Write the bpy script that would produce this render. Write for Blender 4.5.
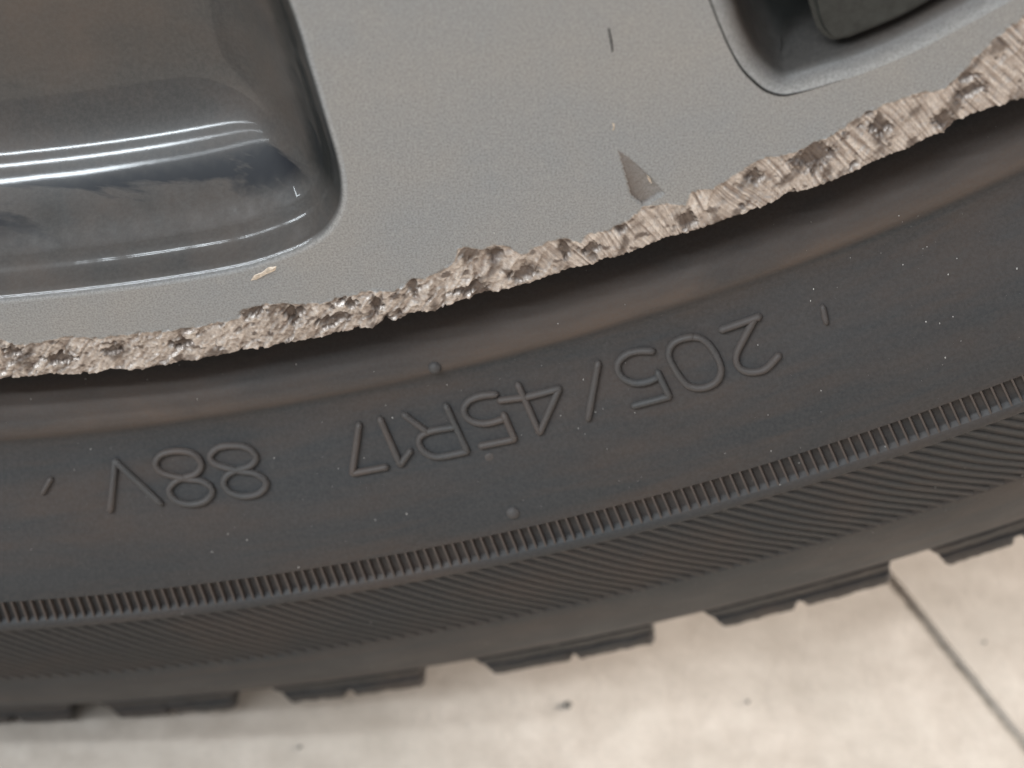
import bpy, bmesh, math, random
import numpy as np
from mathutils import Vector, Matrix, noise
from mathutils.geometry import delaunay_2d_cdt

for o in list(bpy.data.objects):
    bpy.data.objects.remove(o)
scene = bpy.context.scene
col = scene.collection
rnd = random.Random(7)
H = 0.3095                      # hub height above the paving = unloaded tyre radius

# ------------------------------------------------------------------ camera
CPOS = np.array([0.07460701, -0.12740392, -0.11501921])           # relative to the hub
CM = np.array([[0.99975003, -0.02235779, 0.0],
               [0.01528039, 0.68327730, 0.72999907],
               [-0.01632117, -0.72981660, 0.68344814]])            # rows: right, up, back
FPX = 1632.2
cam_d = bpy.data.cameras.new('camera')
cam = bpy.data.objects.new('camera', cam_d)
col.objects.link(cam)
cam_d.sensor_width = 36.0
cam_d.lens = FPX / 1024 * 36.0
cam_d.clip_start = 0.005
cam_d.clip_end = 60
m = Matrix([[CM[0][i], CM[1][i], CM[2][i], CPOS[i]] for i in range(3)] + [[0, 0, 0, 1]])
m[2][3] += H
cam.matrix_world = m
cam_d.dof.use_dof = True
cam_d.dof.focus_distance = 0.166
cam_d.dof.aperture_fstop = 22.0
scene.camera = cam

# ------------------------------------------------------------------ light
world = bpy.data.worlds.new('World')
scene.world = world
world.use_nodes = True
bg = world.node_tree.nodes['Background']
bg.inputs[0].default_value = (0.93, 0.96, 1.0, 1)
bg.inputs[1].default_value = 0.36

def area(name, loc, target, sx, sy, power, color):
    d = bpy.data.lights.new(name, 'AREA')
    d.shape = 'RECTANGLE'; d.size = sx; d.size_y = sy
    d.energy = power; d.color = color
    o = bpy.data.objects.new(name, d)
    col.objects.link(o)
    o.location = loc
    o.rotation_euler = (Vector(target) - Vector(loc)).to_track_quat('-Z', 'Y').to_euler()
    return o
# three ceiling tubes of the workshop, running along the car's side
area('tube_lamp', (-2.15, -0.75, 2.3), (-2.15, -0.75, 0), 3.4, 0.085, 42, (0.86, 0.94, 1.0))
area('tube_lamp', (-1.95, -1.20, 2.3), (-1.95, -1.20, 0), 3.4, 0.085, 42, (0.86, 0.94, 1.0))
area('tube_lamp', (-1.85, -1.70, 2.3), (-1.85, -1.70, 0), 3.4, 0.085, 42, (0.86, 0.94, 1.0))
# broad light added to the right, a little behind the wheel, brightening the paving
area('added_side_light', (2.4, 0.55, 0.75), (0.1, 0.0, 0.05), 1.5, 1.3, 165, (1.0, 0.93, 0.86))

vs = scene.view_settings
vs.view_transform = 'Standard'
vs.look = 'None'
vs.exposure = 0.0
vs.gamma = 1.0
scene.render.engine = 'CYCLES'

# ------------------------------------------------------------------ pixel helpers
def ray(u, v):
    return (u - 512) / FPX * CM[0] + (384 - v) / FPX * CM[1] - CM[2]
def on_plane(u, v, a):
    d = ray(u, v)
    return CPOS + d * ((-a - CPOS[1]) / d[1])
def polar(P):
    return math.atan2(P[0], -P[2]), math.hypot(P[0], P[2])
def pol2(u, v, a=0.0):
    return polar(on_plane(u, v, a))
def on_ground(u, v):
    d = ray(u, v)
    return CPOS + d * ((-H - CPOS[2]) / d[2])
def cyl(ph, r, a):
    return (r * math.sin(ph), -a, -r * math.cos(ph))

# ------------------------------------------------------------------ mesh helpers
def mesh_obj(name, verts, faces, mats, parent=None, smooth=True, loc=(0, 0, H), attrs=None):
    me = bpy.data.meshes.new(name)
    me.from_pydata([tuple(v) for v in verts], [], faces)
    for k, arr in (attrs or {}).items():
        arr = np.asarray(arr, dtype=np.float32)
        if arr.ndim == 2:
            at = me.attributes.new(k, 'FLOAT_VECTOR', 'POINT')
            at.data.foreach_set('vector', arr.ravel())
        else:
            at = me.attributes.new(k, 'FLOAT', 'POINT')
            at.data.foreach_set('value', arr)
    for mt in (mats if isinstance(mats, (list, tuple)) else [mats]):
        me.materials.append(mt)
    if smooth:
        me.polygons.foreach_set('use_smooth', [True] * len(me.polygons))
    me.update()
    o = bpy.data.objects.new(name, me)
    col.objects.link(o)
    o.location = loc
    if parent:
        o.parent = parent
        o.location = Vector(loc) - parent.location      # sub-parts share the hub origin of their part
    return o

def catmull(pts, n=8, closed=False):
    P = [np.array(p, float) for p in pts]
    out = []
    N = len(P)
    for i in range(N if closed else N - 1):
        if closed:
            a, b, c, d = P[i - 1], P[i], P[(i + 1) % N], P[(i + 2) % N]
        else:
            b, c = P[i], P[i + 1]
            a = P[i - 1] if i > 0 else 2 * b - c
            d = P[i + 2] if i + 2 < N else 2 * c - b
        for k in range(n):
            t = k / n
            out.append(0.5 * (2 * b + (c - a) * t + (2 * a - 5 * b + 4 * c - d) * t * t + (3 * b - a - 3 * c + d) * t ** 3))
    if not closed:
        out.append(P[-1])
    return out

def smoothstep(a, b, x):
    t = min(1, max(0, (x - a) / (b - a)))
    return t * t * (3 - 2 * t)
def facet(x, y, seed):
    """broken metal: every cell is a flat piece with its own tilt"""
    d, p = noise.voronoi(Vector((x, y, seed)))
    c = p[0]
    a = noise.cell_vector(c * 7.31)
    return (x - c.x) * (a.x * 2 - 1) + (y - c.y) * (a.y * 2 - 1) + (a.z - .5) * .7
def fbm(x, y, z=0.0, oct=3):
    return noise.fractal(Vector((x, y, z)), 0.9, 2.1, oct)

# ------------------------------------------------------------------ materials
def new_mat(name):
    mt = bpy.data.materials.new(name)
    mt.use_nodes = True
    nt = mt.node_tree
    b = nt.nodes['Principled BSDF']
    return mt, nt, b
def nnode(nt, t, **kw):
    n = nt.nodes.new(t)
    for k, v in kw.items():
        setattr(n, k, v)
    return n
def noise_tex(nt, vec, scale, detail=4, rough=0.55, dist=0.0):
    n = nt.nodes.new('ShaderNodeTexNoise')
    n.inputs['Scale'].default_value = scale
    n.inputs['Detail'].default_value = detail
    n.inputs['Roughness'].default_value = rough
    n.inputs['Distortion'].default_value = dist
    nt.links.new(vec, n.inputs['Vector'])
    return n.outputs['Fac']
def ramp(nt, fac, p0, c0, p1, c1):
    n = nt.nodes.new('ShaderNodeValToRGB')
    e = n.color_ramp.elements
    e[0].position = p0; e[1].position = p1
    e[0].color = c0 if len(c0) == 4 else (*c0, 1)
    e[1].color = c1 if len(c1) == 4 else (*c1, 1)
    nt.links.new(fac, n.inputs['Fac'])
    return n.outputs['Color']
def mix(nt, fac, a, b):
    n = nt.nodes.new('ShaderNodeMix')
    n.data_type = 'RGBA'
    for s, v in ((n.inputs[0], fac), (n.inputs[6], a), (n.inputs[7], b)):
        if hasattr(v, 'links'):
            nt.links.new(v, s)
        elif isinstance(v, (int, float)):
            s.default_value = v
        else:
            s.default_value = (*v, 1)
    return n.outputs[2]
def math_n(nt, op, a, b=0.0, clamp=False):
    n = nt.nodes.new('ShaderNodeMath')
    n.operation = op; n.use_clamp = clamp
    for s, v in ((n.inputs[0], a), (n.inputs[1], b)):
        if hasattr(v, 'links'):
            nt.links.new(v, s)
        else:
            s.default_value = v
    return n.outputs[0]
def bump(nt, bsdf, height, strength, dist):
    n = nt.nodes.new('ShaderNodeBump')
    n.inputs['Strength'].default_value = strength
    n.inputs['Distance'].default_value = dist
    nt.links.new(height, n.inputs['Height'])
    nt.links.new(n.outputs[0], bsdf.inputs['Normal'])
def objco(nt):
    return nt.nodes.new('ShaderNodeTexCoord').outputs['Object']
def attr(nt, name, out):
    n = nt.nodes.new('ShaderNodeAttribute')
    n.attribute_name = name
    return n.outputs[out]
def mapping(nt, vec, scale):
    n = nt.nodes.new('ShaderNodeMapping')
    n.inputs['Scale'].default_value = scale
    nt.links.new(vec, n.inputs['Vector'])
    return n.outputs[0]

def rubber_mat(name, base=1.0, stained=True):
    mt, nt, b = new_mat(name)
    co = objco(nt)
    if stained:
        pv = attr(nt, 'pol', 'Vector')
        streak = noise_tex(nt, mapping(nt, pv, (26, 190, 1)), 1.0, 5, 0.6, 0.4)
        sx = nt.nodes.new('ShaderNodeSeparateXYZ')
        nt.links.new(pv, sx.inputs[0])
        rr = sx.outputs['Y']
    else:
        streak = noise_tex(nt, co, 60, 4)
    cloud = noise_tex(nt, co, 90, 4, 0.6)
    fine = noise_tex(nt, co, 2600, 3, 0.7)
    grey, brown = (0.036, 0.0365, 0.038), (0.061, 0.046, 0.039)
    if not stained:
        grey = (0.040, 0.0375, 0.0362)
    c = mix(nt, ramp(nt, streak, 0.42, (0, 0, 0), 0.62, (1, 1, 1)), [g * base for g in grey], [g * base for g in brown])
    c = mix(nt, ramp(nt, cloud, 0.40, (0, 0, 0), 0.75, (0.6, 0.6, 0.6)), c, [0.045 * base, 0.0455 * base, 0.047 * base])
    if stained:
        # brown bloom worked out of the rubber on the bead ridge
        band = nt.nodes.new('ShaderNodeMapRange'); band.interpolation_type = 'SMOOTHSTEP'
        for i, v in enumerate((0.2385, 0.2425, 0.0, 1.0)):
            band.inputs[1 + i].default_value = v
        nt.links.new(rr, band.inputs[0])
        band2 = nt.nodes.new('ShaderNodeMapRange'); band2.interpolation_type = 'SMOOTHSTEP'
        for i, v in enumerate((0.2446, 0.2458, 1.0, 0.0)):
            band2.inputs[1 + i].default_value = v
        nt.links.new(rr, band2.inputs[0])
        w = noise_tex(nt, mapping(nt, pv, (40, 260, 1)), 1.0, 4, 0.6, 0.5)
        f = math_n(nt, 'MULTIPLY', band.outputs[0], band2.outputs[0])
        f = math_n(nt, 'MULTIPLY', f, ramp(nt, w, 0.30, (0.25, 0.25, 0.25), 0.65, (1, 1, 1)))
        c = mix(nt, f, c, (0.108, 0.077, 0.060))
    c = mix(nt, ramp(nt, fine, 0.35, (0, 0, 0), 0.75, (0.35, 0.35, 0.35)), c, (0.105, 0.098, 0.092))
    nt.links.new(c, b.inputs['Base Color'])
    r = ramp(nt, cloud, 0.3, (0.52, 0.52, 0.52), 0.75, (0.70, 0.70, 0.70))
    nt.links.new(r, b.inputs['Roughness'])
    b.inputs['Specular IOR Level'].default_value = 0.42
    h = math_n(nt, 'ADD', math_n(nt, 'MULTIPLY', fine, 0.5), noise_tex(nt, co, 700, 4, 0.6))
    bump(nt, b, h, 0.5, 0.00009)
    return mt

def paint_nodes(nt, co):
    flake = noise_tex(nt, co, 4600, 2, 0.8)
    cloud = noise_tex(nt, co, 55, 5, 0.62)
    med = noise_tex(nt, co, 900, 3, 0.7)
    c = mix(nt, ramp(nt, cloud, 0.35, (0, 0, 0), 0.68, (1, 1, 1)), (0.425, 0.408, 0.388), (0.375, 0.388, 0.400))
    c = mix(nt, ramp(nt, flake, 0.36, (0.75, 0.75, 0.75), 0.62, (0, 0, 0)), c, (0.225, 0.218, 0.209))
    c = mix(nt, ramp(nt, med, 0.56, (0, 0, 0), 0.76, (0.3, 0.3, 0.3)), c, (0.50, 0.485, 0.465))
    return c, flake, cloud

def paint_mat():
    mt, nt, b = new_mat('silver_grey_paint')
    co = objco(nt)
    c, flake, cloud = paint_nodes(nt, co)
    nt.links.new(c, b.inputs['Base Color'])
    b.inputs['Metallic'].default_value = 0.25
    nt.links.new(ramp(nt, cloud, 0.3, (0.42, 0.42, 0.42), 0.7, (0.56, 0.56, 0.56)), b.inputs['Roughness'])
    bump(nt, b, flake, 0.2, 0.00004)
    return mt

def lip_mat():
    """painted lip with the paint ground off: vertex masks say where bare metal and old brown corrosion sit"""
    mt, nt, b = new_mat('scraped_lip')
    co = objco(nt)
    c, flake, cloud = paint_nodes(nt, co)
    g = noise_tex(nt, co, 1500, 4, 0.75)
    g2 = noise_tex(nt, co, 420, 4, 0.7)
    bare = mix(nt, ramp(nt, attr(nt, 'score_shade', 'Fac'), 0.22, (0, 0, 0), 0.68, (1, 1, 1)), (0.33, 0.265, 0.228), (0.95, 0.87, 0.80))  # light and dark of the scores painted into the colour, following their relief
    bare = mix(nt, ramp(nt, g, 0.36, (0.55, 0.55, 0.55), 0.60, (0, 0, 0)), bare, (0.42, 0.34, 0.29))
    bare = mix(nt, ramp(nt, g2, 0.50, (0, 0, 0), 0.74, (0.6, 0.6, 0.6)), bare, (0.33, 0.265, 0.225))
    bare = mix(nt, attr(nt, 'stain', 'Fac'), bare, (0.13, 0.098, 0.082))
    c = mix(nt, attr(nt, 'scrape', 'Fac'), c, bare)
    nt.links.new(c, b.inputs['Base Color'])
    met = math_n(nt, 'MULTIPLY_ADD', attr(nt, 'scrape', 'Fac'), 0.45)
    met.node.inputs[2].default_value = 0.25
    nt.links.new(met, b.inputs['Metallic'])
    b.inputs['Roughness'].default_value = 0.46
    h = math_n(nt, 'ADD', math_n(nt, 'MULTIPLY', math_n(nt, 'ADD', g, g2), attr(nt, 'scrape', 'Fac')), math_n(nt, 'MULTIPLY', flake, 0.12))
    bump(nt, b, h, 0.55, 0.00022)
    return mt

def pocket_mat():
    """dark lacquer under a dry film of brake dust; 'wipe' marks where the film was rubbed off in streaks"""
    mt, nt, b = new_mat('pocket_lacquer')
    co = objco(nt)
    wp = nt.nodes.new('ShaderNodeNewGeometry').outputs['Position']
    c, flake, cloud = paint_nodes(nt, co)
    mp = nt.nodes.new('ShaderNodeMapping')
    mp.inputs['Rotation'].default_value = (0, math.radians(40), 0)
    mp.inputs['Scale'].default_value = (38, 1, 300)
    nt.links.new(wp, mp.inputs['Vector'])
    streak = noise_tex(nt, mp.outputs[0], 1.0, 5, 0.62, 0.5)
    dirt = noise_tex(nt, wp, 75, 5, 0.6)
    fine = noise_tex(nt, wp, 2200, 3, 0.7)
    film = mix(nt, ramp(nt, dirt, 0.38, (0, 0, 0), 0.70, (1, 1, 1)), (0.066, 0.061, 0.057), (0.104, 0.080, 0.066))
    film = mix(nt, ramp(nt, fine, 0.35, (0, 0, 0), 0.75, (0.4, 0.4, 0.4)), film, (0.13, 0.118, 0.107))
    wf = math_n(nt, 'MULTIPLY', attr(nt, 'wipe', 'Fac'), ramp(nt, streak, 0.47, (0, 0, 0), 0.54, (1, 1, 1)))
    film = mix(nt, wf, film, (0.022, 0.023, 0.027))
    film = mix(nt, attr(nt, 'bare', 'Fac'), film, (0.020, 0.021, 0.020))
    c = mix(nt, attr(nt, 'lacquer', 'Fac'), c, film)
    nt.links.new(c, b.inputs['Base Color'])
    nt.links.new(ramp(nt, dirt, 0.35, (0.36, 0.36, 0.36), 0.72, (0.50, 0.50, 0.50)), b.inputs['Roughness'])
    b.inputs['Specular IOR Level'].default_value = 0.22
    nt.links.new(math_n(nt, 'MULTIPLY', attr(nt, 'gloss', 'Fac'), 0.8), b.inputs['Coat Weight'])
    b.inputs['Coat Roughness'].default_value = 0.07
    bump(nt, b, math_n(nt, 'ADD', dirt, math_n(nt, 'MULTIPLY', fine, 0.06)), 0.10, 0.0003)
    return mt

def plain_mat(name, color, rough, metallic=0.0, nscale=900, amount=0.35, bumpd=0.00006):
    mt, nt, b = new_mat(name)
    co = objco(nt)
    n = noise_tex(nt, co, nscale, 4, 0.65)
    c = mix(nt, ramp(nt, n, 0.35, (0, 0, 0), 0.7, (1, 1, 1)), [x * (1 - amount) for x in color], [min(1, x * (1 + amount)) for x in color])
    nt.links.new(c, b.inputs['Base Color'])
    b.inputs['Roughness'].default_value = rough
    b.inputs['Metallic'].default_value = metallic
    bump(nt, b, n, 0.4, bumpd)
    return mt

def slab_mat():
    mt, nt, b = new_mat('cast_concrete')
    co = nt.nodes.new('ShaderNodeNewGeometry').outputs['Position']
    big = noise_tex(nt, co, 28, 5, 0.6)
    mid = noise_tex(nt, co, 130, 5, 0.65)
    fine = noise_tex(nt, co, 900, 4, 0.7)
    c = mix(nt, ramp(nt, mid, 0.35, (0, 0, 0), 0.68, (1, 1, 1)), (0.47, 0.405, 0.345), (0.61, 0.54, 0.47))
    c = mix(nt, ramp(nt, big, 0.42, (0, 0, 0), 0.66, (0.5, 0.5, 0.5)), c, (0.42, 0.375, 0.32))
    c = mix(nt, ramp(nt, fine, 0.60, (0, 0, 0), 0.78, (0.6, 0.6, 0.6)), c, (0.27, 0.255, 0.235))
    nt.links.new(c, b.inputs['Base Color'])
    b.inputs['Roughness'].default_value = 0.85
    bump(nt, b, math_n(nt, 'ADD', mid, fine), 0.3, 0.0004)
    return mt

M_RUB = rubber_mat('tyre_rubber')
M_RUB2 = rubber_mat('tyre_rubber_moulding', 1.0, False)
M_LET = rubber_mat('tyre_rubber_lettering', 1.6, False)  # lighter copy of the rubber: highlights on raised relief put into the colour
M_PAINT = paint_mat()
M_LIP = lip_mat()
M_POCKET = pocket_mat()
M_BLOCK = plain_mat('satin_dark_block', (0.027, 0.029, 0.026), 0.45)
M_BARREL = plain_mat('barrel_lacquer', (0.035, 0.033, 0.033), 0.3)
M_DARK = plain_mat('dark_seam', (0.02, 0.02, 0.02), 0.6)
M_DUST = plain_mat('pale_dust', (0.55, 0.52, 0.48), 0.8, 0, 2500, 0.4)
M_CHIP = plain_mat('bare_chip', (0.72, 0.60, 0.48), 0.45, 0.3, 2500, 0.3)
M_SLAB = slab_mat()
M_BED = plain_mat('jointing_sand', (0.46, 0.40, 0.335), 0.95, 0, 400, 0.4, 0.001)

# ------------------------------------------------------------------ setting: paving
g1, g2 = on_ground(897, 588), on_ground(1022, 742)
jd = np.array([g2[0] - g1[0], g2[1] - g1[1]]); jd /= np.linalg.norm(jd)
jn = np.array([-jd[1], jd[0]])                     # to the right of the joint in the picture
if jn[0] < 0: jn = -jn
bed = mesh_obj('pavement', [(-4, -4, -0.0006), (4, -4, -0.0006), (4, 4, -0.0006), (-4, 4, -0.0006)], [(0, 1, 2, 3)], M_BED, None, False, (0, 0, 0))
bed['kind'] = 'structure'
def slab_mesh(S, gap, T=0.00055, bev=0.00045):
    bm = bmesh.new()
    bmesh.ops.create_cube(bm, size=1)
    for v in bm.verts:
        v.co = Vector((v.co.x * (S - gap), v.co.y * (S - gap), (v.co.z - 0.5) * T))
    bmesh.ops.bevel(bm, geom=[e for e in bm.edges if all(v.co.z > -1e-4 for v in e.verts)], offset=bev, segments=3, affect='EDGES')
    me = bpy.data.meshes.new('paving_slab')
    bm.to_mesh(me); bm.free()
    me.materials.append(M_SLAB)
    return me
S = 0.40
sm = slab_mesh(S, 0.0011)
ang = math.atan2(jd[1], jd[0])
for i in range(-4, 4):
    for j in range(-4, 5):
        c = g1[:2] + jn * (i + 0.5) * S + jd * (j + 0.27) * S
        o = bpy.data.objects.new('paving_slab', sm)
        col.objects.link(o)
        o.location = (c[0], c[1], 0.0)
        o.rotation_euler = (0, 0, ang)
        o.parent = bed

# ------------------------------------------------------------------ the wheel
wheel = bpy.data.objects.new('car_wheel', None)
col.objects.link(wheel)
wheel['label'] = 'car wheel with black tyre and grey alloy rim scraped along its edge'
wheel['category'] = 'wheel'

# ---- tyre: a turned profile (radius, distance towards the viewer from the rim face)
SI, SO, HI, HO = 0.26380, 0.26725, 0.26862, 0.28400
half = [(.2190, -.0215), (.2240, -.0190), (.2285, -.0165), (.2325, -.0150), (.2360, -.0118), (.2390, -.0080), (.2408, -.0056),
        (.2422, -.0039), (.2433, -.0030), (.2442, -.00262), (.2449, -.00265), (.2455, -.00282), (.2463, -.00282), (.2480, -.0022),
        (.2505, -.0009), (.2530, .0005), (.2560, .0021), (.2590, .0034), (.2615, .0043), (.2637, .00500),
        (SI, .00500), (SI + .00006, .00488), (SI + .00018, .00452), (SI + .00034, .00436), (SO - .0004, .00462), (SO - .00020, .00476), (SO - .00008, .00524), (SO, .00536),
        (.2679, .00546), (.2684, .00548), (HI, .00536), (HI + .0001, .00512), (.2694, .0048), (.2725, .0040), (.2765, .0029), (.2805, .0015),
        (.2825, .00078), (.2834, .00042), (.28385, .00054), (.2840, .00060), (.2843, .00055), (.2865, -.0001), (.2895, -.0013), (.2925, -.0027), (.2955, -.0042), (.2980, -.0056),
        (.2996, -.0066), (.3006, -.0074), (.3011, -.0082), (.3012, -.0094), (.3008, -.0130), (.3004, -.0300)]
def prof(r):
    return float(np.interp(r, [h[0] for h in half[:48]], [h[1] for h in half[:48]]))
# smooth sidewall (no recesses) for things that sit on it
def on_tyre(u, v):
    a = 0.002
    for _ in range(40):
        P = on_plane(u, v, a)
        ph, r = polar(P)
        a = 0.5 * a + 0.5 * prof(r)
    return ph, r
full = list(half)
full += [(.3010, -.0320), (.3080, -.0330), (.3090, -.0345), (.3094, -.0620), (.3085, -.0635), (.3005, -.0640), (.3005, -.0700), (.3085, -.0705), (.3094, -.0720)]
full += [(r, -.19 - a) for r, a in reversed(full)]
P2 = []
for i, (r, a) in enumerate(full):                    # refine long spans with a little extra rounding
    P2.append((r, a))
phs = list(np.arange(-0.12, 0.80, 0.0025)) + list(np.linspace(0.80, 2 * math.pi - 0.12, 260)[:-1])
NP, NA = len(P2), len(phs)
V, POL, F = [], [], []
for ph in phs:
    for (r, a) in P2:
        V.append(cyl(ph, r, a)); POL.append((ph * 0.26, r, 0))
for i in range(NA):
    k = (i + 1) % NA
    for j in range(NP - 1):
        F.append((i * NP + j, i * NP + j + 1, k * NP + j + 1, k * NP + j))
tyre = mesh_obj('tyre', V, F, M_RUB, wheel, True, (0, 0, H), {'pol': POL})
try:
    bpy.context.view_layer.objects.active = tyre
    tyre.data.set_sharp_from_angle(angle=math.radians(50))
except Exception:
    pass
tyre['label'] = 'black rubber tyre with raised size lettering and a ribbed band'

# ---- serration ribs: one small radial bar each
PH0, DPH = 0.18635, 0.0042190
def rib_mesh():
    w0, w1 = 0.00021, 0.00010
    rs = [SI - 0.00008, (SI + SO) / 2, SO - 0.00002]
    v, f = [], []
    for r in rs:
        af = 0.0042
        at = 0.00498 if r < 0.265 else 0.00534
        if rs.index(r) == 1: at = 0.00514
        for dx, a in ((-w0, af), (-w1, at), (w1, at), (w0, af)):
            v.append((dx, -a, -r))
    for i in range(2):
        for j in range(3):
            f.append((i * 4 + j, i * 4 + j + 1, i * 4 + j + 5, i * 4 + j + 4))
    f += [(3, 2, 1, 0), (8, 9, 10, 11)]
    return v, f
rv, rf = rib_mesh()
rib_me = bpy.data.meshes.new('rib')
rib_me.from_pydata(rv, [], rf)
rib_me.materials.append(M_LET)
K0, K1 = -78, 132
for k in range(K0, K1):
    o = bpy.data.objects.new('rib', rib_me)
    col.objects.link(o)
    o.rotation_euler = (0, -(PH0 + DPH * k), 0)
    o.parent = tyre
NTOT = int(round(2 * math.pi / DPH))
V, F = [], []
for k in range(K1, K0 + NTOT):
    t = PH0 + DPH * k
    b0 = len(V)
    for (x, y, z) in rv:
        V.append((x * math.cos(t) - z * math.sin(t), y, x * math.sin(t) + z * math.cos(t)))
    F += [tuple(b0 + i for i in f) for f in rf]
o = mesh_obj('serration_ribs', V, F, M_LET, tyre, False)
o['kind'] = 'stuff'

# ---- hatch band: fine diagonal ridges
V, F = [], []
HP = 0.0064
NH = int(2 * math.pi / HP); HP = 2 * math.pi / NH
SEG = 9
fr = [h for h in half if HI <= h[0] <= HO]
for k in range(NH):
    b0 = len(V)
    for s in range(SEG + 1):
        t = s / SEG
        r = HI + 0.00004 + (HO - HI - 0.00012) * t
        ph = HP * k + 0.041 * t
        a = prof(r) if 0.0002 < r - HI and HO - r > 0.0003 else prof(HI + 0.0005 if t < .5 else HO - 0.0006)
        for dr, da in ((-0.00058, -0.00012), (-0.00034, 0.00034), (0.00024, 0.00034), (0.00050, -0.00012)):
            V.append(cyl(ph - dr * 2.4, min(max(r + dr * 0.5, HI), HO), a + da))
    for s in range(SEG):
        for j in range(3):
            p = b0 + s * 4 + j
            F.append((p, p + 1, p + 5, p + 4))
o = mesh_obj('hatch_ridges', V, F, M_RUB2, tyre, True)
o['kind'] = 'stuff'

# ---- tread shoulder blocks
def block(ph0, ph1, lean=0.006):
    pr = [(.2985, -.0083), (.3004, -.0073), (.3009, -.0077), (.3014, -.0089), (.3020, -.0090), (.3025, -.0085), (.3040, -.0090), (.3047, -.0094), (.3050, -.0103), (.3056, -.0104),
          (.3060, -.0097), (.3073, -.0099), (.3085, -.0104), (.3092, -.0113), (.3095, -.0135), (.3095, -.0290), (.3070, -.0310), (.2990, -.0310)]
    cut = ph0 + (ph1 - ph0) * rnd.uniform(.35, .6)
    n = max(6, int((ph1 - ph0) / 0.0016))
    v, f = [], []
    for i in range(n + 1):
        for j, (r, a) in enumerate(pr):
            low = smoothstep(.301, .308, r)
            e0 = ph0 - 0.004 * (1 - low)
            e1 = ph1 + 0.0025 * (1 - low) - 0.002 * low
            ph = e0 + (e1 - e0) * i / n
            w = 0.00016 * noise.noise(Vector((ph * 130, j * 0.5, 3))) + 0.00010 * noise.noise(Vector((ph * 700, j * 1.3, 8)))
            if abs(ph - cut) < .0022 and r > .3072: w -= .0007          # a worn sipe
            rr, aa = r + w * (0.6 if r < .3090 else 0), a + w
            if i in (0, n) and 2 < j < 15:                     # soften the ends
                rr -= 0.0004; aa -= 0.0003
            if rr > .3095: rr = .3095
            v.append(cyl(ph, rr, aa))
    m_ = len(pr)
    for i in range(n):
        for j in range(m_ - 1):
            f.append((i * m_ + j, i * m_ + j + 1, (i + 1) * m_ + j + 1, (i + 1) * m_ + j))
    f.append(tuple(range(m_ - 1, -1, -1)))
    f.append(tuple(n * m_ + j for j in range(m_)))
    o = mesh_obj('tread_block', v, f, M_RUB2, tyre, False)
    return o
spans = [(-0.0045, .0515), (.0730, .1270), (.1535, .2150), (.2480, .3215), (.3530, .4280), (.4530, .5230), (.5510, .6200)]
p = .648
while p < 2 * math.pi - 0.06:
    L = rnd.choice((.055, .062, .070))
    if p + L > 2 * math.pi - 0.034: L = 2 * math.pi - 0.034 - p
    spans.append((p, p + L)); p += L + 0.027
for s in spans:
    block(s[0] - .0025, s[1] + .001)

# ---- raised lettering
def tube(V, F, pts, rad, sides=8):
    """pts: list of (phi, r); round bead half sunk in the sidewall"""
    P = [Vector(cyl(ph, r, prof(r) + 0.00012)) for ph, r in pts]
    # resample evenly
    out = [P[0]]
    for q in P[1:]:
        if (q - out[-1]).length > rad * 0.8:
            out.append(q)
    if (out[-1] - P[-1]).length > 1e-6:
        out.append(P[-1])
    P = out
    b0 = len(V)
    N = len(P)
    t0 = (P[1] - P[0]).normalized(); t1 = (P[-1] - P[-2]).normalized()
    rings = [(P[0] - t0 * rad * 0.8, 0.35)] + [(q, 1.0) for q in P] + [(P[-1] + t1 * rad * 0.8, 0.35)]
    for i, (q, s) in enumerate(rings):
        a = rings[max(0, i - 1)][0]; b = rings[min(len(rings) - 1, i + 1)][0]
        t = (b - a).normalized()
        nrm = Vector((0, -1, 0.25)).normalized()
        sd = t.cross(nrm).normalized(); nn = sd.cross(t)
        w = 1 + 0.12 * noise.noise(q * 900)
        for k in range(sides):
            an = 2 * math.pi * k / sides
            V.append(q + sd * (math.cos(an) * rad * s * w) + nn * (math.sin(an) * rad * 1.3 * s))
    n = len(rings)
    for i in range(n - 1):
        for k in range(sides):
            F.append((b0 + i * sides + k, b0 + i * sides + (k + 1) % sides, b0 + (i + 1) * sides + (k + 1) % sides, b0 + (i + 1) * sides + k))
    F.append(tuple(b0 + k for k in range(sides - 1, -1, -1)))
    F.append(tuple(b0 + (n - 1) * sides + k for k in range(sides)))

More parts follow.
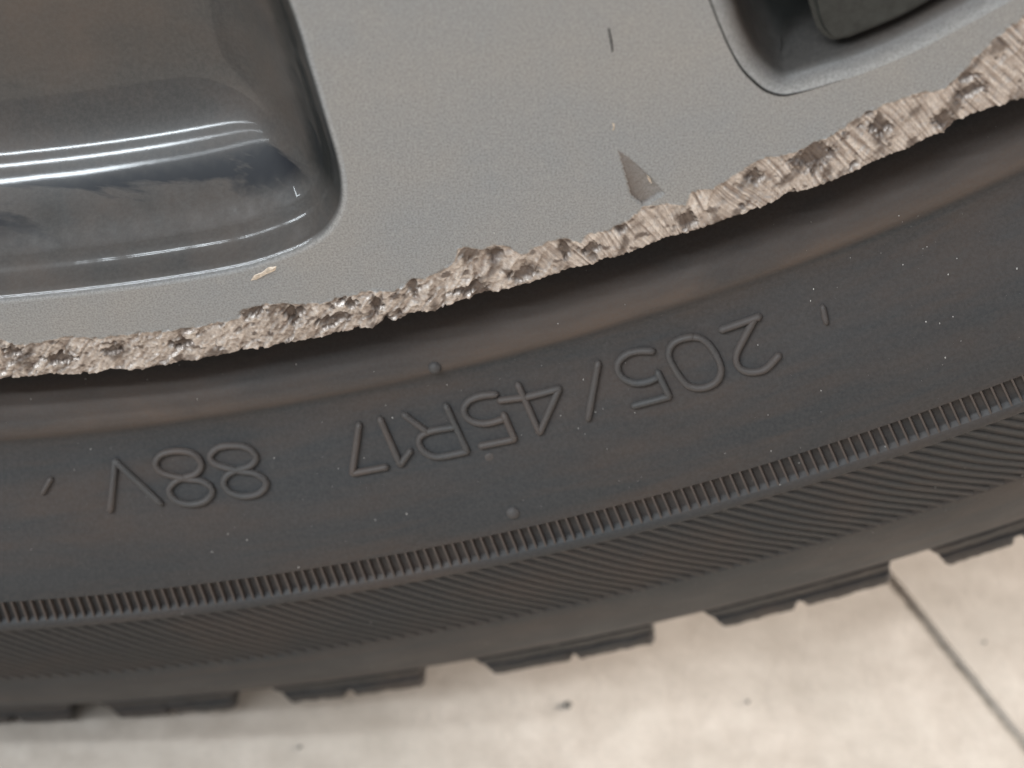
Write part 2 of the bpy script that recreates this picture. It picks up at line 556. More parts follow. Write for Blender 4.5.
def zoomed(x0, y0, pts):
    return [(x0 + a / 5.12, y0 + b / 5.12) for a, b in pts]
A_, B_, C_, D_ = (90, 400), (330, 360), (480, 330), (640, 290)
LET = [
    ('V', A_, [('l', [(105, 560), (132, 308)]), ('l', [(132, 308), (365, 525)])]),
    ('8', A_, [('c', [(485, 393), (545, 372), (573, 325), (535, 272), (455, 256), (370, 272), (335, 322), (375, 368), (485, 397), (575, 410), (630, 455), (590, 512), (510, 528), (435, 505), (405, 455), (440, 410)])]),
    ('8', A_, [('c', [(760, 351), (825, 330), (853, 285), (810, 240), (735, 228), (655, 240), (615, 285), (650, 325), (760, 356), (850, 372), (905, 418), (870, 470), (790, 487), (715, 465), (685, 420), (705, 378)])]),
    ('7', B_, [('l', [(150, 325), (115, 575)]), ('l', [(115, 575), (290, 542)])]),
    ('1', B_, [('l', [(258, 297), (360, 530)]), ('l', [(360, 530), (412, 460)])]),
    ('R', B_, [('l', [(595, 230), (703, 462)]), ('s', [(703, 462), (640, 476), (580, 488), (530, 488), (480, 462), (455, 420), (462, 388), (500, 364), (560, 350), (640, 338)]), ('l', [(500, 364), (380, 275)])]),
    ('5', B_, [('l', [(890, 275), (945, 400)]), ('l', [(945, 400), (770, 435)]), ('s', [(890, 297), (800, 320), (720, 305), (684, 255), (710, 205), (770, 180), (850, 170)])]),
    ('4', C_, [('l', [(195, 275), (305, 520)]), ('l', [(305, 520), (405, 295)]), ('l', [(405, 295), (240, 338)]), ('l', [(240, 338), (100, 356)])]),
    ('slash', C_, [('l', [(605, 165), (552, 450)])]),
    ('5', C_, [('l', [(910, 212), (968, 335)]), ('l', [(968, 335), (785, 383)]), ('s', [(905, 240), (850, 262), (780, 265), (715, 225), (705, 165), (750, 120), (810, 103), (885, 103)])]),
    ('0', D_, [('c', [(275, 235), (340, 262), (395, 340), (415, 410), (385, 470), (310, 497), (240, 480), (180, 405), (145, 320), (180, 260)])]),
    ('2', D_, [('l', [(415, 200), (610, 132)]), ('s', [(585, 142), (560, 190), (520, 265), (490, 335), (505, 390), (560, 415), (640, 400), (710, 330)])]),
]
for ch, org, strokes in LET:
    V, F = [], []
    for kind, pts in strokes:
        px = zoomed(*org, pts)
        if kind == 'c':
            px = catmull(px, 5, True); px.append(px[0])
        elif kind == 's':
            px = catmull(px, 5)
        else:
            a, b = np.array(px[0]), np.array(px[1])
            px = [a + (b - a) * t for t in np.linspace(0, 1, 14)]
        tube(V, F, [on_tyre(*q) for q in px], 0.00040)
    o = mesh_obj('raised_character', V, F, M_LET, tyre, True)
    o['label'] = ('raised rubber stroke between 205 and 45' if ch == 'slash' else 'raised rubber character ' + ch)

# ---- moulding vents and pimples
def nub(px0, px1, rad):
    V, F = [], []
    q = [np.array(px0) + (np.array(px1) - np.array(px0)) * t for t in np.linspace(0, 1, 6)]
    tube(V, F, [on_tyre(*a) for a in q], rad)
    mesh_obj('vent_nub', V, F, M_LET, tyre, True)
nub((822.5, 306), (826, 322), 0.00033)
nub((51, 478), (43, 492), 0.00033)
def dome(u, v, rad, h):
    ph0, r0 = on_tyre(u, v)
    V, F = [], []
    c = Vector(cyl(ph0, r0, prof(r0)))
    n = Vector((0, -1, 0.3)).normalized()
    sx = Vector((1, 0, 0)); sy = n.cross(sx).normalized()
    for i in range(6):
        th = i / 5 * math.pi / 2
        for k in range(12):
            an = 2 * math.pi * k / 12
            V.append(c + (sx * math.cos(an) + sy * math.sin(an)) * rad * math.cos(th) + n * (h * math.sin(th) - 0.0001))
    for i in range(5):
        for k in range(12):
            F.append((i * 12 + k, i * 12 + (k + 1) % 12, (i + 1) * 12 + (k + 1) % 12, (i + 1) * 12 + k))
    mesh_obj('vent_nub', V, F, M_LET, tyre, True)
dome(513, 513, 0.00078, 0.0006)
dome(435, 368, 0.00075, 0.0006)
dome(490, 458, 0.0006, 0.0002)

# ------------------------------------------------------------------ rim
def rim_profile():
    return [(.2262, -.0040), (.2300, -.0058), (.2318, -.0085), (.2300, -.0120), (.2230, -.0140), (.2170, -.0170), (.2140, -.0260), (.2130, -.0500), (.1990, -.0650),
            (.1980, -.1000), (.2120, -.1250), (.2150, -.1700), (.2220, -.1780), (.2330, -.1830), (.2335, -.1870), (.2280, -.1900), (.2120, -.1880), (.2090, -.1700), (.2060, -.1300), (.1930, -.1030), (.1940, -.0600), (.2050, -.0450), (.2080, -.0300)]
V, F = [], []
RP = rim_profile(); NA = 240
for i in range(NA):
    for r, a in RP:
        V.append(cyl(2 * math.pi * i / NA, r, a))
for i in range(NA):
    k = (i + 1) % NA
    for j in range(len(RP) - 1):
        F.append((i * len(RP) + j, i * len(RP) + j + 1, k * len(RP) + j + 1, k * len(RP) + j))
rim = mesh_obj('rim', V, F, M_BARREL, wheel, True)
rim['label'] = 'silver grey alloy rim with dark pockets and a scraped bare metal edge'

# ---- window outline (in the plane of the face, hub coordinates x,z)
def plane2(u, v):
    P = on_plane(u, v, 0.0)
    return np.array([P[0], P[2]])
def rot2(p, d):
    x, z = p
    return np.array([x * math.cos(d) - z * math.sin(d), x * math.sin(d) + z * math.cos(d)])
PITCH = math.radians(72)
Rch = [plane2(*q) for q in [(709.8, 0), (719.5, 25), (729, 47), (741, 68), (753, 81), (766, 91), (782, 95.5), (798, 93), (821, 86), (841, 80), (863, 73.5), (908, 55), (961, 28), (1000, 7)]]
Lch = [plane2(*q) for q in [(0, 304), (90, 295), (176, 283.5), (246, 271), (292, 256.5), (313, 247), (329, 236), (341, 220), (347, 203), (347, 180), (343, 158), (334, 127), (316, 67), (295, 0)]]
Lch = [rot2(q, PITCH) for q in Lch]
def pc(ph, r): return np.array([r * math.sin(ph), -r * math.cos(ph)])
ph_r1 = math.atan2(Rch[-1][0], -Rch[-1][1]); r_r1 = np.hypot(*Rch[-1])
ph_l0 = math.atan2(Lch[0][0], -Lch[0][1]); r_l0 = np.hypot(*Lch[0])
arc = [pc(ph_r1 + (ph_l0 - ph_r1) * t, r_r1 + (r_l0 - r_r1) * t) for t in np.linspace(0, 1, 14)[1:-1]]
phR = math.atan2(Rch[0][0], -Rch[0][1]); phL = math.atan2(Lch[-1][0], -Lch[-1][1])
upL = [pc(phL + d, r) for r, d in ((.180, .004), (.155, .006), (.130, .0), (.112, -.03), (.100, -.10))]
upR = [pc(phR + d, r) for r, d in ((.100, .12), (.112, .06), (.130, .025), (.155, .012), (.185, .004))]
topa = [pc(phL - .10 + (phR + .12 - phL + .10) * t, .098) for t in np.linspace(0, 1, 9)[1:-1]]
ctrl = Rch + arc + Lch + upL + topa + upR
loop = catmull(ctrl, 14, True)
# even resample
def resample(loop, step):
    L = [np.array(loop[0])]
    pts = loop + [loop[0]]
    acc = 0
    for a, b in zip(pts[:-1], pts[1:]):
        d = np.linalg.norm(b - a)
        while acc + d >= step:
            t = (step - acc) / d
            a = a + (b - a) * t
            d = np.linalg.norm(b - a)
            L.append(a); acc = 0
        acc += d
    if np.linalg.norm(L[-1] - L[0]) < step * 0.5: L.pop()
    return L
W = np.array(resample(loop, 0.0006))
# make counter-clockwise in (x,z)
if np.sum(W[:, 0] * np.roll(W[:, 1], -1) - np.roll(W[:, 0], -1) * W[:, 1]) < 0:
    W = W[::-1].copy()
T = np.roll(W, -1, 0) - np.roll(W, 1, 0)
T /= np.linalg.norm(T, axis=1)[:, None]
NIN = np.stack([-T[:, 1], T[:, 0]], 1)              # inward normal for ccw

def inside(pts, poly):
    x, y = pts[:, 0], pts[:, 1]
    c = np.zeros(len(pts), bool)
    x0, y0 = poly[:, 0], poly[:, 1]
    x1, y1 = np.roll(x0, -1), np.roll(y0, -1)
    for i in range(len(poly)):
        m_ = ((y0[i] > y) != (y1[i] > y)) & (x < (x1[i] - x0[i]) * (y - y0[i]) / (y1[i] - y0[i] + 1e-15) + x0[i])
        c ^= m_
    return c
def dist_poly(pts, poly):
    out = np.full(len(pts), 9.0)
    for s in range(0, len(pts), 2000):
        q = pts[s:s + 2000]
        out[s:s + 2000] = np.sqrt(((q[:, None, :] - poly[None, ::2, :]) ** 2).sum(2).min(1))
    return out

# depth laws (mm): two ends of the pocket are shaped differently
dd = np.linspace(0, 60, 1201)
def law(slopes):
    s = np.interp(dd, [q[0] for q in slopes], [q[1] for q in slopes])
    return np.concatenate([[0], np.cumsum((s[1:] + s[:-1]) / 2 * np.diff(dd))])
STEEP = law([(0, 0), (.4, .4), (.8, 2.1), (1.7, 2.05), (2.0, 1.2), (2.3, 2.0), (4.6, 1.80), (6.2, 1.52), (7.4, 1.24), (8.6, 1.0), (10.5, .62), (13.5, .25), (17, .05), (22, 0), (60, 0)])
SOFT = law([(0, .30), (.8, .5), (1.6, 1.2), (2.4, 2.4), (3.2, 3.2), (6, 3.0), (8, 1.0), (10, .2), (14, 0), (60, 0)])
def depth(d, w):
    return 1e-3 * (w * np.interp(d * 1e3, dd, STEEP) + (1 - w) * np.interp(d * 1e3, dd, SOFT))
def endw(p):
    ph = np.arctan2(p[:, 0], -p[:, 1])
    t = np.clip((ph - 0.75) / 0.5, 0, 1)
    return t * t * (3 - 2 * t)

offs = [0, .00012, .00025, .0004, .0006, .0008, .001, .0012, .0014, .0016, .0018, .0019, .0020, .0021, .0022, .0024, .0027, .0030]
n = len(W)
V2 = []; D = []
for of in offs:
    V2 += list(W + NIN * of); D += [of] * n
V2 = np.array(V2); D = np.array(D)
F = []
for i in range(len(offs) - 1):
    for j in range(n):
        k = (j + 1) % n
        F.append((i * n + j, i * n + k, (i + 1) * n + k, (i + 1) * n + j))
inner = W + NIN * offs[-1]
xs = np.arange(W[:, 0].min(), W[:, 0].max(), 0.0008); zs = np.arange(W[:, 1].min(), W[:, 1].max(), 0.0008)
G = np.array([(x + (0.0004 if i % 2 else 0), z) for i, z in enumerate(zs) for x in xs])
rG = np.hypot(G[:, 0], G[:, 1])
G = G[(rG > .17) | ((np.arange(len(G)) % 17) == 0)]
G = G[inside(G, inner)]
dG = dist_poly(G, W)
keep = dG > offs[-1] + 0.0004
G, dG = G[keep], dG[keep]
base = len(V2)
pts = [Vector(p) for p in inner] + [Vector(p) for p in G]
rv_, re_, rf_, ov, oe, of_ = delaunay_2d_cdt(pts, [(i, (i + 1) % n) for i in range(n)], [], 1, 1e-9)
allp = np.array([(p.x, p.y) for p in rv_])
din = dist_poly(allp, W)
b0 = len(V2) - n
# map cdt verts: first n are the inner loop
idx = []
V2l = list(V2); Dl = list(D)
for i, o_ in enumerate(ov):
    src = [q for q in o_ if q < n]
    if src:
        idx.append(b0 + src[0])
    else:
        idx.append(len(V2l)); V2l.append(allp[i]); Dl.append(din[i])
for f in rf_:
    F.append(tuple(idx[i] for i in f))
V2 = np.array(V2l); D = np.array(Dl)
# relax the distance so that the floor has no crease along the corner's bisector
E = set()
for f in F:
    for a, b in zip(f, f[1:] + f[:1]):
        E.add((min(a, b), max(a, b)))
E = np.array(list(E))
Z = depth(D, endw(V2))
free = D > 0.0031
deg = np.bincount(E.ravel(), minlength=len(V2)).astype(float)
for it in range(14):
    s = np.bincount(E[:, 0], Z[E[:, 1]], len(V2)) + np.bincount(E[:, 1], Z[E[:, 0]], len(V2))
    Z = np.where(free, 0.5 * Z + 0.5 * s / np.maximum(deg, 1), Z)
w = endw(V2)
free2 = (D > 0.0016) & (w < .5)
for it in range(220):
    s = np.bincount(E[:, 0], Z[E[:, 1]], len(V2)) + np.bincount(E[:, 1], Z[E[:, 0]], len(V2))
    Z = np.where(free2, 0.5 * Z + 0.5 * s / np.maximum(deg, 1), Z)
lac = np.where(w > .5, np.clip((D - 0.0003) / 0.0004, 0, 1), np.clip((D - 0.0003) / 0.0015, 0, 1))
gloss = w * np.clip(D / .0001 + .4, 0, 1)
dash = np.array([noise.noise(Vector((q[0] * 420, q[1] * 420, 3))) for q in V2])
gloss *= np.where((D > .0014) & (D < .0026), np.clip(.25 + 1.6 * dash, 0, 1), 1)
# gloss cut along a diagonal, added to end the lamp reflections there
back = np.array([[*rot2(q, -PITCH)] for q in V2])
cc = np.stack([back[:, 0], Z, back[:, 1]], 1) - CPOS
cc = cc @ CM.T
uu, vv = 512 - FPX * cc[:, 0] / cc[:, 2], 384 + FPX * cc[:, 1] / cc[:, 2]
refl_edge = ((vv - 180) * 190 + (uu - 60) * 82) / math.hypot(190, 82)
refl_cut = np.clip((refl_edge - 6) / 16, 0, 1) * np.clip((D - .0032) / .0008, 0, 1)
gloss *= 1 - .88 * refl_cut
wipe = np.clip((D - .0035) / .0012, 0, 1) * np.clip((.0075 - D) / .0010, 0, 1) * w
# the flank under the spoke stays clean and black; the lower wall carries dust
near = W[np.array([np.argmin(((W - q) ** 2).sum(1)) for q in V2])] if len(V2) < 40000 else V2
flank = np.clip((.2215 - np.hypot(near[:, 0], near[:, 1])) / .004, 0, 1)
wipe = wipe * (1 - flank)
bare = np.maximum(flank * w * np.clip((.0046 - D) / .0012, 0, 1) * np.clip(D / .0006, 0, 1), (1 - w) * np.clip((D - .0020) / .0022, 0, 1))
V3 = [(x, z_ + 0.0, y) for (x, y), z_ in zip(V2, Z)]
# face orientation: toward the viewer (-y); (x,z) ccw seen from -y
pocket = mesh_obj('pocket', V3, F, M_POCKET, rim, True, (0, 0, H), {'lacquer': lac, 'gloss': gloss, 'wipe': wipe, 'bare': bare})
pocket['label'] = 'glossy dark lacquered pocket between the spokes'

# ---- block inside the pocket
BA = -0.0016
bo = [on_plane(u, v, BA) for u, v in [(806, -14), (809, 0), (815, 23), (822, 36), (833, 43.5), (845, 42), (856, 39), (900, 21), (935, 2), (975, -22)]]
bo = [np.array([q[0], q[2]]) for q in bo]
e0, e1 = bo[0], bo[-1]
pe = math.atan2(e1[0], -e1[1]); re1 = np.hypot(*e1)
bo = catmull(bo, 5) + [pc(pe + .10, re1), pc(pe + .22, re1 - .001), pc(pe + .25, re1 - .006), pc(pe + .24, .185), pc(pe + .2, .165), pc(math.atan2(e0[0], -e0[1]) + .03, .165), pc(math.atan2(e0[0], -e0[1]) + .004, .180)]
bm = bmesh.new()
fv = [bm.verts.new((q[0], -BA, q[1])) for q in bo]
face = bm.faces.new(fv)
ex = bmesh.ops.extrude_face_region(bm, geom=[face])
for v in ex['geom']:
    if isinstance(v, bmesh.types.BMVert):
        v.co.y += 0.024
bmesh.ops.recalc_face_normals(bm, faces=bm.faces)
bmesh.ops.bevel(bm, geom=[e for e in bm.edges if all(abs(v.co.y + BA) < 1e-6 for v in e.verts)], offset=0.0007, segments=3, affect='EDGES')
me = bpy.data.meshes.new('pocket_block'); bm.to_mesh(me); bm.free()
me.materials.append(M_BLOCK)
blk = bpy.data.objects.new('pocket_block', me); col.objects.link(blk)
blk.parent = rim
blk['label'] = 'dark block with a rounded corner deep in the pocket'
for k in range(1, 5):
    for src in (pocket, blk):
        o = src.copy(); col.objects.link(o)
        o.rotation_euler = (0, -PITCH * k, 0); o.parent = rim

# ---- lip of the rim: ground off along the kerb
TOP = [(-60, 342), (0, 339), (20, 345), (39, 342), (66, 337), (98, 338), (125, 335), (148, 331.5), (176, 330.5), (200, 327), (220, 322), (237, 319), (243, 311), (268, 303.5), (294, 304.5),
       (325, 302.5), (341, 297.7), (368, 291), (395, 291), (403, 287), (410, 281), (425, 278), (441, 272), (455, 260), (458, 249), (464, 247), (482, 250), (494, 244), (509, 247), (521, 255), (537, 247),
       (548, 241), (566, 239), (580, 242), (589, 233), (609, 231), (621, 225), (629, 219), (644, 206), (668, 203.5), (685, 205.5), (691, 192), (714, 188), (736, 174), (746, 167), (765, 157),
       (781, 156), (800, 150), (816, 143), (833, 135), (854, 119.5), (882, 105.5), (917, 93), (938, 91), (950, 83), (959, 76), (973, 60), (994, 40), (1024, 16), (1080, -20)]
BOT = [(-60, 378.5), (0, 376.5), (40, 373), (91, 371.5), (110, 366), (140, 367.5), (169, 361), (200, 357), (246, 347), (262, 346), (316, 336), (360, 325.6), (375, 325), (386, 317), (400, 318), (420, 309), (435, 310), (445, 303),
       (498, 288.7), (530, 281), (565, 267.6), (600, 260), (632, 250), (664, 236), (700, 227), (734, 214.5), (765, 203), (790, 191.6), (822, 183), (854, 168.8), (885, 155), (915, 143), (935, 132), (945, 131), (962, 117), (975, 110), (990, 106), (1010, 101), (1024, 96), (1080, 72)]
def track(tr):
    q = sorted(pol2(u, v) for u, v in tr)
    return np.array([a for a, b in q]), np.array([b for a, b in q])
tp, tr_ = track(TOP); bp, br_ = track([(u, v + 3.5) for u, v in BOT])
VIS0, VIS1 = bp[0] + .005, bp[-1] - .005
fine = list(np.arange(0.02, 0.64, 0.00058))
coarse = list(np.linspace(0.64, 2 * math.pi + 0.02, 420)[:-1])
phs = fine + coarse
NR = 74
CHIP = [pol2(u, v) for u, v in [(618, 150), (631, 196), (643, 206), (664, 193), (648, 176), (632, 160)]]
CHIPX = np.array([[p_ * .228, r_] for p_, r_ in CHIP])
PITS = [(815, 157, 17, 12), (687, 222, 9, 7), (522, 276, 13, 6), (412, 287, 6, 9), (250, 312, 13, 7), (945, 122, 9, 7), (376, 305, 7, 8), (565, 252, 5, 8), (590, 250, 9, 5), (60, 360, 16, 6),
        (12, 352, 9, 7), (292, 318, 7, 10), (330, 322, 14, 6), (470, 290, 16, 5), (880, 128, 8, 10), (755, 178, 7, 6), (970, 92, 12, 5), (620, 229, 5, 5), (350, 303, 6, 6), (180, 345, 12, 5), (110, 352, 10, 4)]
PITS = [(*pol2(u, v), w_ / 9600, h_ / 6500) for u, v, w_, h_ in PITS]
V, SC, ST, F, SO_ = [], [], [], [], []
RIN = []
for ph in phs:
    vis = smoothstep(VIS0 - .06, VIS0, ph) * (1 - smoothstep(VIS1, VIS1 + .08, ph))
    rb = (1 - vis) * .2337 + vis * float(np.interp(ph, bp, br_))
    rt = (1 - vis) * .2331 + vis * float(np.interp(ph, tp, tr_))
    s = ph * .23
    rb += vis * (0.00006 * noise.noise(Vector((s * 900, 1, 2))) + 0.00006 * noise.noise(Vector((s * 2600, 5, 2))))
    rt += vis * (0.00020 * noise.noise(Vector((s * 1100, 9, 2))) + 0.00012 * noise.noise(Vector((s * 3000, 4, 1))))
    spoke = smoothstep(.315, .335, ph) * (1 - smoothstep(.44, .455, ph))
    rin = .2266 - .0046 * spoke
    RIN.append(rin)
    px = 512 + (ph - 0.338) * 2300                     # rough place along the edge
    stri = smoothstep(.335, .37, ph)                   # the far part was ground in fine parallel scores
    for j in range(NR):
        t = j / (NR - 9)
        if t <= 1:
            r = rin + (rb - rin) * t
            a = 0.0
            e = (r - rt) / max(rb - rt, 2e-4)
            fe = noise.noise(Vector((s * 1900, r * 1900, 6)))
            sc = min(1, max(0, (r - rt + .00022 * fe) / 0.00022 + 0.35)) * vis
            st = 0.0; so = 0.5
            if r > rt - 0.0003 and vis > 0:
                k = smoothstep(-0.0003, 0.0004, r - rt) * vis
                ch0 = noise.noise(Vector((s * 900, r * 900, 2)))
                sl = s + (r - .23) * .9
                chunk = facet(sl * 760 + .4 * ch0, r * 430 + .3 * ch0, 0.5)
                ch2 = .6 * facet(sl * 2100 + 7, r * 950, 4.5) + .5 * fbm(s * 2400, r * 2400, 4, 2)
                lean = s * 1.0 - (r - .23) * (0.25 + 0.5 * noise.noise(Vector((s * 160, 0, 7))))
                sco = noise.noise(Vector((lean * 3600, r * 240, 5))) + 0.5 * noise.noise(Vector((lean * 7000, r * 300, 9)))
                a -= k * (0.00016 + 0.00010 * max(0, e) ** 1.5)
                a += k * (0.00036 - .00022 * stri) * chunk + k * (0.00020 - .0001 * stri) * ch2 + k * stri * 0.00019 * sco
                pit = smoothstep(.42, .70, fbm(s * 330 + 31, r * 420, 11, 3))
                for (pp, pr_, pw, ph_) in PITS:
                    if abs(ph - pp) < .02:
                        dx, dy = (ph - pp) * .23 / pw, (r - pr_) / ph_
                        pit = max(pit, smoothstep(1.2, .6, abs(dx + dy * .5) * .7 + abs(dy - dx * .3) * .8 + .55 * ch2))
                a -= k * 0.0004 * pit
                so = 0.5 + 0.5 * (stri * 0.9 * sco + (1 - stri) * (0.9 * ch2 + .4 * chunk))
                st = k * max(smoothstep(.15, .65, fbm((s + (r - .23) * .7) * 420 + 3, r * 330 - 8, 21, 4)) * 0.75, pit * 0.85, smoothstep(.35, .6, fbm(s * 700 - 13, r * 900, 25, 3)) * .8)
                # broken paint edge stands up and is dirty
                edge = math.exp(-((r - rt) / 0.00022) ** 2)
                a += edge * 0.00012 * (0.5 + noise.noise(Vector((s * 1500, 3, 3))))
                st = max(st, edge * 0.55 * smoothstep(-.1, .5, noise.noise(Vector((s * 500, 8, 3)))))
            else:
                # triangular gouge
                q = np.array([[ph * .228, r]])
                if .34 < ph < .44 and inside(q, CHIPX)[0]:
                    dpt = float(np.min(np.linalg.norm(CHIPX - q, axis=1)))
                    f_ = (r - CHIP[0][1]) / 0.005
                    a -= 0.00035 * min(1, max(.15, f_)) + 0.00005 * noise.noise(Vector((s * 2000, r * 2000, 0)))
                    lr = float(np.interp(ph * .228, [CHIPX[:, 0].min(), CHIPX[:, 0].max()], [1, .25]))
                    sc, st = 0.75 * lr, 0.92
            V.append(cyl(ph, r, a))
        else:
            # the lip rolls back behind the edge towards the tyre
            u = (j - (NR - 9)) / 8.0
            e_a = prev_a - 0.0035 * u - 0.0006 * math.sin(u * math.pi)
            rr = rb - 0.0016 * u * u + 0.00018 * math.sin(u * math.pi)
            w_ = 0.00022 * fbm(s * 700, u * 3, 2, 3) * vis
            V.append(cyl(ph, rr + w_ * (1 - u), e_a + w_))
            sc, st = vis * (1 - smoothstep(.4, .9, u)), 0.45 * vis
        if t <= 1: prev_a = a
        SC.append(sc); ST.append(st); SO_.append(so if t <= 1 else .25)
NC = len(phs)
for i in range(NC):
    k = (i + 1) % NC
    for j in range(NR - 1):
        F.append((i * NR + j, i * NR + j + 1, k * NR + j + 1, k * NR + j))
lip = mesh_obj('rim_lip', V, F, M_LIP, rim, True, (0, 0, H), {'scrape': SC, 'stain': ST, 'score_shade': SO_})
lip['label'] = 'rim edge with paint scraped away to rough bare metal'

# ---- flat face of the spokes, cut out round the windows
outer = [np.array([r * math.sin(p_), -r * math.cos(p_)]) for p_, r in zip(phs, RIN)]
holes = []
for k in range(5):
    holes.append([rot2(q, PITCH * k) for q in W[::1 if k in (0, 4) else 3]])
hub = [pc(t, .030) for t in np.linspace(0, 2 * math.pi, 49)[:-1]]
pts, edges = [], []
for lp in [outer] + holes + [hub]:
    b0 = len(pts)
    pts += [Vector(q) for q in lp]
    edges += [(b0 + i, b0 + (i + 1) % len(lp)) for i in range(len(lp))]
nb = len(pts)
gx = [np.array([x, z]) for x in np.arange(-.23, .23, .006) for z in np.arange(-.23, .23, .006) if .033 < math.hypot(x, z) < .2215]
gx += [pc(p_, r) for p_ in np.arange(.1, .62, .008) for r in np.arange(.17, .2225, .0018)]
gx = np.array(gx)
ok = np.ones(len(gx), bool)
for h_ in holes:
    h_ = np.array(h_)
    ok &= ~inside(gx, h_)
    ok &= dist_poly(gx, np.repeat(h_, 2, 0)) > .0008
gx = gx[ok]
pts += [Vector(q) for q in gx]
rv_, re_, rf_, ov, oe, of_ = delaunay_2d_cdt(pts, edges, [], 0, 1e-9)
fp = np.array([(p_.x, p_.y) for p_ in rv_])
cen = np.array([fp[list(f)].mean(0) for f in rf_])
ok = np.hypot(cen[:, 0], cen[:, 1]) > .0300
ok &= inside(cen, np.array(outer))
for h_ in holes:
    ok &= ~inside(cen, np.array(h_))
F = [tuple(f) for f, q in zip(rf_, ok) if q]
spoke = mesh_obj('spoke_face', [(x, 0.0, z) for x, z in fp], F, M_PAINT, rim, True)
spoke['label'] = 'flat silver grey painted spokes and outer ring of the rim'
# hub cap out of frame: shallow dome
V, F = [], []
for i, (r, a) in enumerate([(.0302, -.001), (.0300, .001), (.028, .003), (.018, .0045), (.008, .005), (.0005, .005)]):
    for k in range(48):
        V.append(cyl(2 * math.pi * k / 48, r, a))
for i in range(5):
    for k in range(48):
        F.append((i * 48 + k, i * 48 + (k + 1) % 48, (i + 1) * 48 + (k + 1) % 48, (i + 1) * 48 + k))
mesh_obj('centre_cap', V, F, M_PAINT, rim, True)

# ---- thin dark seam along the softer pocket edge, tapering out
seam = catmull([plane2(*q) for q in [(700, -28), (709.8, 0), (719.5, 25), (729, 47), (741, 68), (753, 81), (766, 91), (782, 95.5), (798, 93), (821, 86.5), (845, 79)]], 8)
V, F = [], []
for i, q in enumerate(seam):
    t = seam[min(i + 1, len(seam) - 1)] - seam[max(i - 1, 0)]
    t = t / np.linalg.norm(t)
    nn = np.array([-t[1], t[0]])
    f_ = i / (len(seam) - 1)
    w_ = 0.00011 * (1 - smoothstep(.62, 1.0, f_)) * (0.8 + 0.5 * smoothstep(.3, .5, f_)) + 0.00001
    for o_, a in ((-1, -.00003), (-.6, .00003), (.6, .00003), (1, -.00003)):
        p_ = q + nn * o_ * w_
        V.append((p_[0], -a, p_[1]))
for i in range(len(seam) - 1):
    for j in range(3):
        F.append((i * 4 + j, i * 4 + j + 1, i * 4 + j + 5, i * 4 + j + 4))
mesh_obj('paint_seam', V, F, M_DARK, rim, True)

# ---- scratch, chips and flecks on the face
def flake(pts, mat, name, parent, th=0.00006):
    """thin raised chip from a pixel outline on the face plane"""
    q = [on_plane(u, v, 0.0) for u, v in pts]
    V = [(p_[0], 0.00002, p_[2]) for p_ in q]
    c = np.mean([[p_[0], p_[2]] for p_ in q], 0)
    V += [((p_[0] - c[0]) * .7 + c[0], -th * (0.6 + 0.8 * rnd.random()), (p_[2] - c[1]) * .7 + c[1]) for p_ in q]
    n_ = len(q)
    F = [(i, (i + 1) % n_, n_ + (i + 1) % n_, n_ + i) for i in range(n_)] + [tuple(range(n_, 2 * n_))]
    return mesh_obj(name, V, F, mat, parent, False)
flake([(607.5, 27), (609.5, 27), (612, 40), (613.5, 52), (612, 53), (610, 41)], M_DARK, 'scratch', rim)
flake([(250, 281), (254, 275), (262, 272), (268, 267), (277, 266), (276, 270), (268, 273), (261, 277), (256, 280)], M_CHIP, 'paint_chip', rim, .00012)
flake([(646, 174), (650, 177), (652, 182), (649, 181)], M_CHIP, 'paint_chip', rim, .0004)
flake([(612, 122), (615, 124), (614.5, 130), (612, 131), (613.5, 127)], M_CHIP, 'paint_chip', rim)

def specks(name, spots, parent, mat):
    """little irregular crumbs of dust lying on the surface"""
    V, F = [], []
    for (ph, r, a, s) in spots:
        c = Vector(cyl(ph, r, a))
        b0 = len(V); k = rnd.choice((5, 6))
        rot = rnd.random() * 6.28; el = rnd.uniform(.45, 1.0)
        for i in range(k):
            an = rot + 2 * math.pi * i / k
            ra = s * rnd.uniform(.65, 1.1)
            x, z = ra * math.cos(an) * el, ra * math.sin(an)
            V.append(c + Vector((x, 0.00005, z)))
        V.append(c + Vector((0, -s * .55, 0)))
        for i in range(k):
            F.append((b0 + i, b0 + (i + 1) % k, b0 + k))
    o = mesh_obj(name, V, F, mat, parent, False)
    o['kind'] = 'stuff'
sp = []
known = [(799, 463, 2.2), (635, 413, 2.6), (585, 434, 1.8), (247, 540, 2.3), (212, 552, 2.6), (926, 322, 2.6), (903, 265, 2.2), (1017, 269, 3), (953, 317, 1.7), (961, 341, 2), (821, 391, 2), (821, 412, 1.5),
         (768, 415, 2), (655, 500, 1.8), (677, 503, 2.4), (310, 572, 2.2), (331, 668, 0.1), (384, 598, 1.8), (541, 506, 1.6), (607, 449, 1.6), (638, 481, 1.6), (619, 481, 1.6), (780, 485, 1.6), (886, 449, 2.2),
         (965, 468, 2.2), (939, 501, 1.8), (771, 451, 2), (718, 232, 0.1), (899, 216, 2), (918, 216, 2), (927, 247, 1.8), (625, 305, 2), (558, 324, 2.2), (374, 372, 1.7), (428, 386, 1.6), (78, 443, 1.3), (322, 422, 1.6), (332, 487, 1.8), (500, 379, 1.4)]
for u, v, s in known:
    if s < 1: continue
    ph, r = on_tyre(u, v)
    sp.append((ph, r, prof(r), s * 0.000058))
for i in range(420):
    ph = rnd.uniform(.0, .62); r = rnd.uniform(.240, .299)
    if SI - .0002 < r < HO + .0002 and rnd.random() < .7: continue
    sp.append((ph, r, prof(r) + (0.0002 if HI < r < HO else 0), 0.00005 + 0.00010 * rnd.random() ** 4))
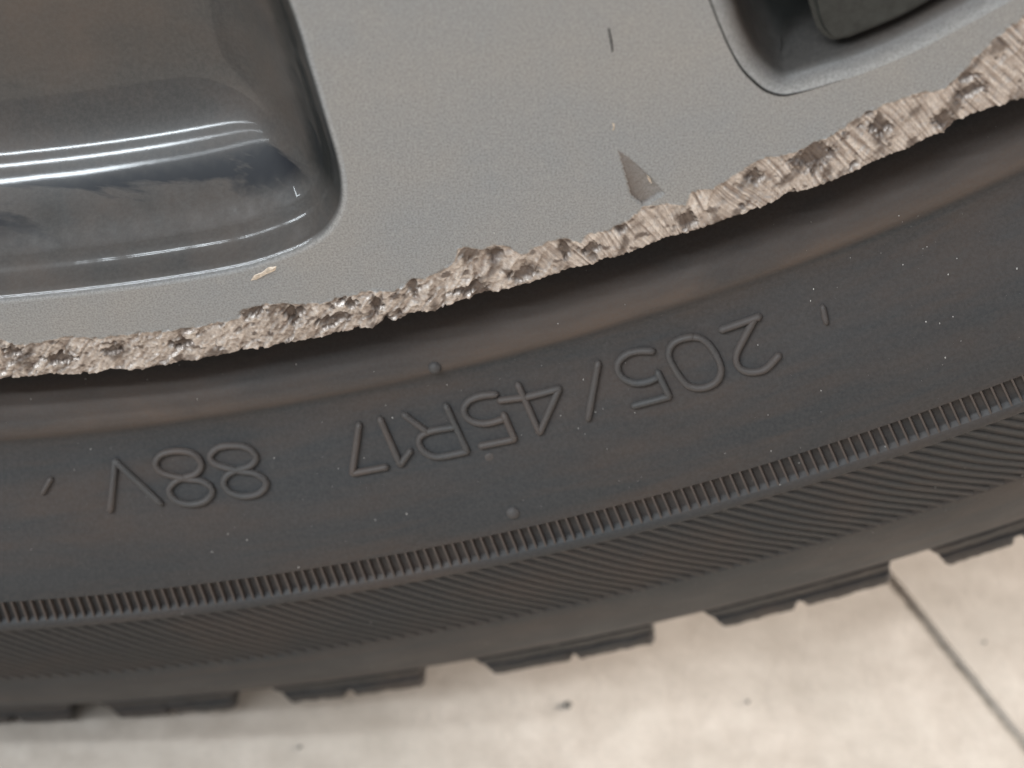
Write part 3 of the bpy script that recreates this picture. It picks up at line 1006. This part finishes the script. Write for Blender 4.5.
for i in range(70):
    r = rnd.uniform(.2848, .2992)
    sp.append((rnd.uniform(0, .6), r, prof(r), 0.00006 + 0.00010 * rnd.random() ** 3))
for i in range(90):
    r = rnd.uniform(.246, .263)
    sp.append((rnd.uniform(0, .6), r, prof(r), 0.00005 + 0.00014 * rnd.random() ** 4))
specks('dust', sp, tyre, M_DUST)
sp = []
for u, v, s in [(465, 212, 2), (494, 233, 2.4), (409, 138, 1.6), (428, 140, 1.4), (610, 65, 2), (658, 12, 2), (702, 86, 3), (733, 113, 2.6), (626, 200, 2.6), (938, 35, 2.6), (360, 141, 1.6), (1020, 140, .1)]:
    if s < 1: continue
    ph, r = pol2(u, v); sp.append((ph, r, 0.0, s * 0.00006))
WA = [np.array(h_) for h_ in holes]
while len(sp) < 60:
    q = pc(rnd.uniform(.1, .6), rnd.uniform(.185, .224))
    if any(inside(q[None], h_)[0] for h_ in WA): continue
    ph, r = math.atan2(q[0], -q[1]), np.hypot(*q)
    sp.append((ph, r, 0.0, 0.00003 + 0.00005 * rnd.random() ** 3))
specks('dust', sp, rim, M_DUST)

# ------------------------------------------------------------------ grit lying on the paving
V, F = [], []
spots = [(568, 705, .0008), (748, 702, .00035), (300, 747, .0004), (985, 642, .0003)]
spots = [(*on_ground(u, v)[:2], s_) for u, v, s_ in spots]
for i in range(160):
    spots.append((rnd.uniform(-.15, .5), rnd.uniform(-.25, .12), .00012 + .0003 * rnd.random() ** 3))
for x, y, s_ in spots:
    b0 = len(V)
    for k in range(5):
        an = k * 1.2566 + rnd.uniform(-.3, .3); ra = s_ * rnd.uniform(.7, 1.1)
        V.append((x + ra * math.cos(an), y + ra * math.sin(an), -.00005))
        V.append((x + ra * .6 * math.cos(an + .3), y + ra * .6 * math.sin(an + .3), s_ * rnd.uniform(.5, .9)))
    for k in range(5):
        n_ = (k + 1) % 5
        F.append((b0 + 2 * k, b0 + 2 * n_, b0 + 2 * n_ + 1, b0 + 2 * k + 1))
    F.append(tuple(b0 + 2 * k + 1 for k in range(5)))
g = mesh_obj('grit', V, F, plain_mat('grit', (0.16, 0.15, 0.135), 0.9, 0, 1500, 0.4), None, False, (0, 0, 0))
g['kind'] = 'stuff'
g['label'] = 'scattered dark grit grains lying on the beige paving'
g['category'] = 'grit'
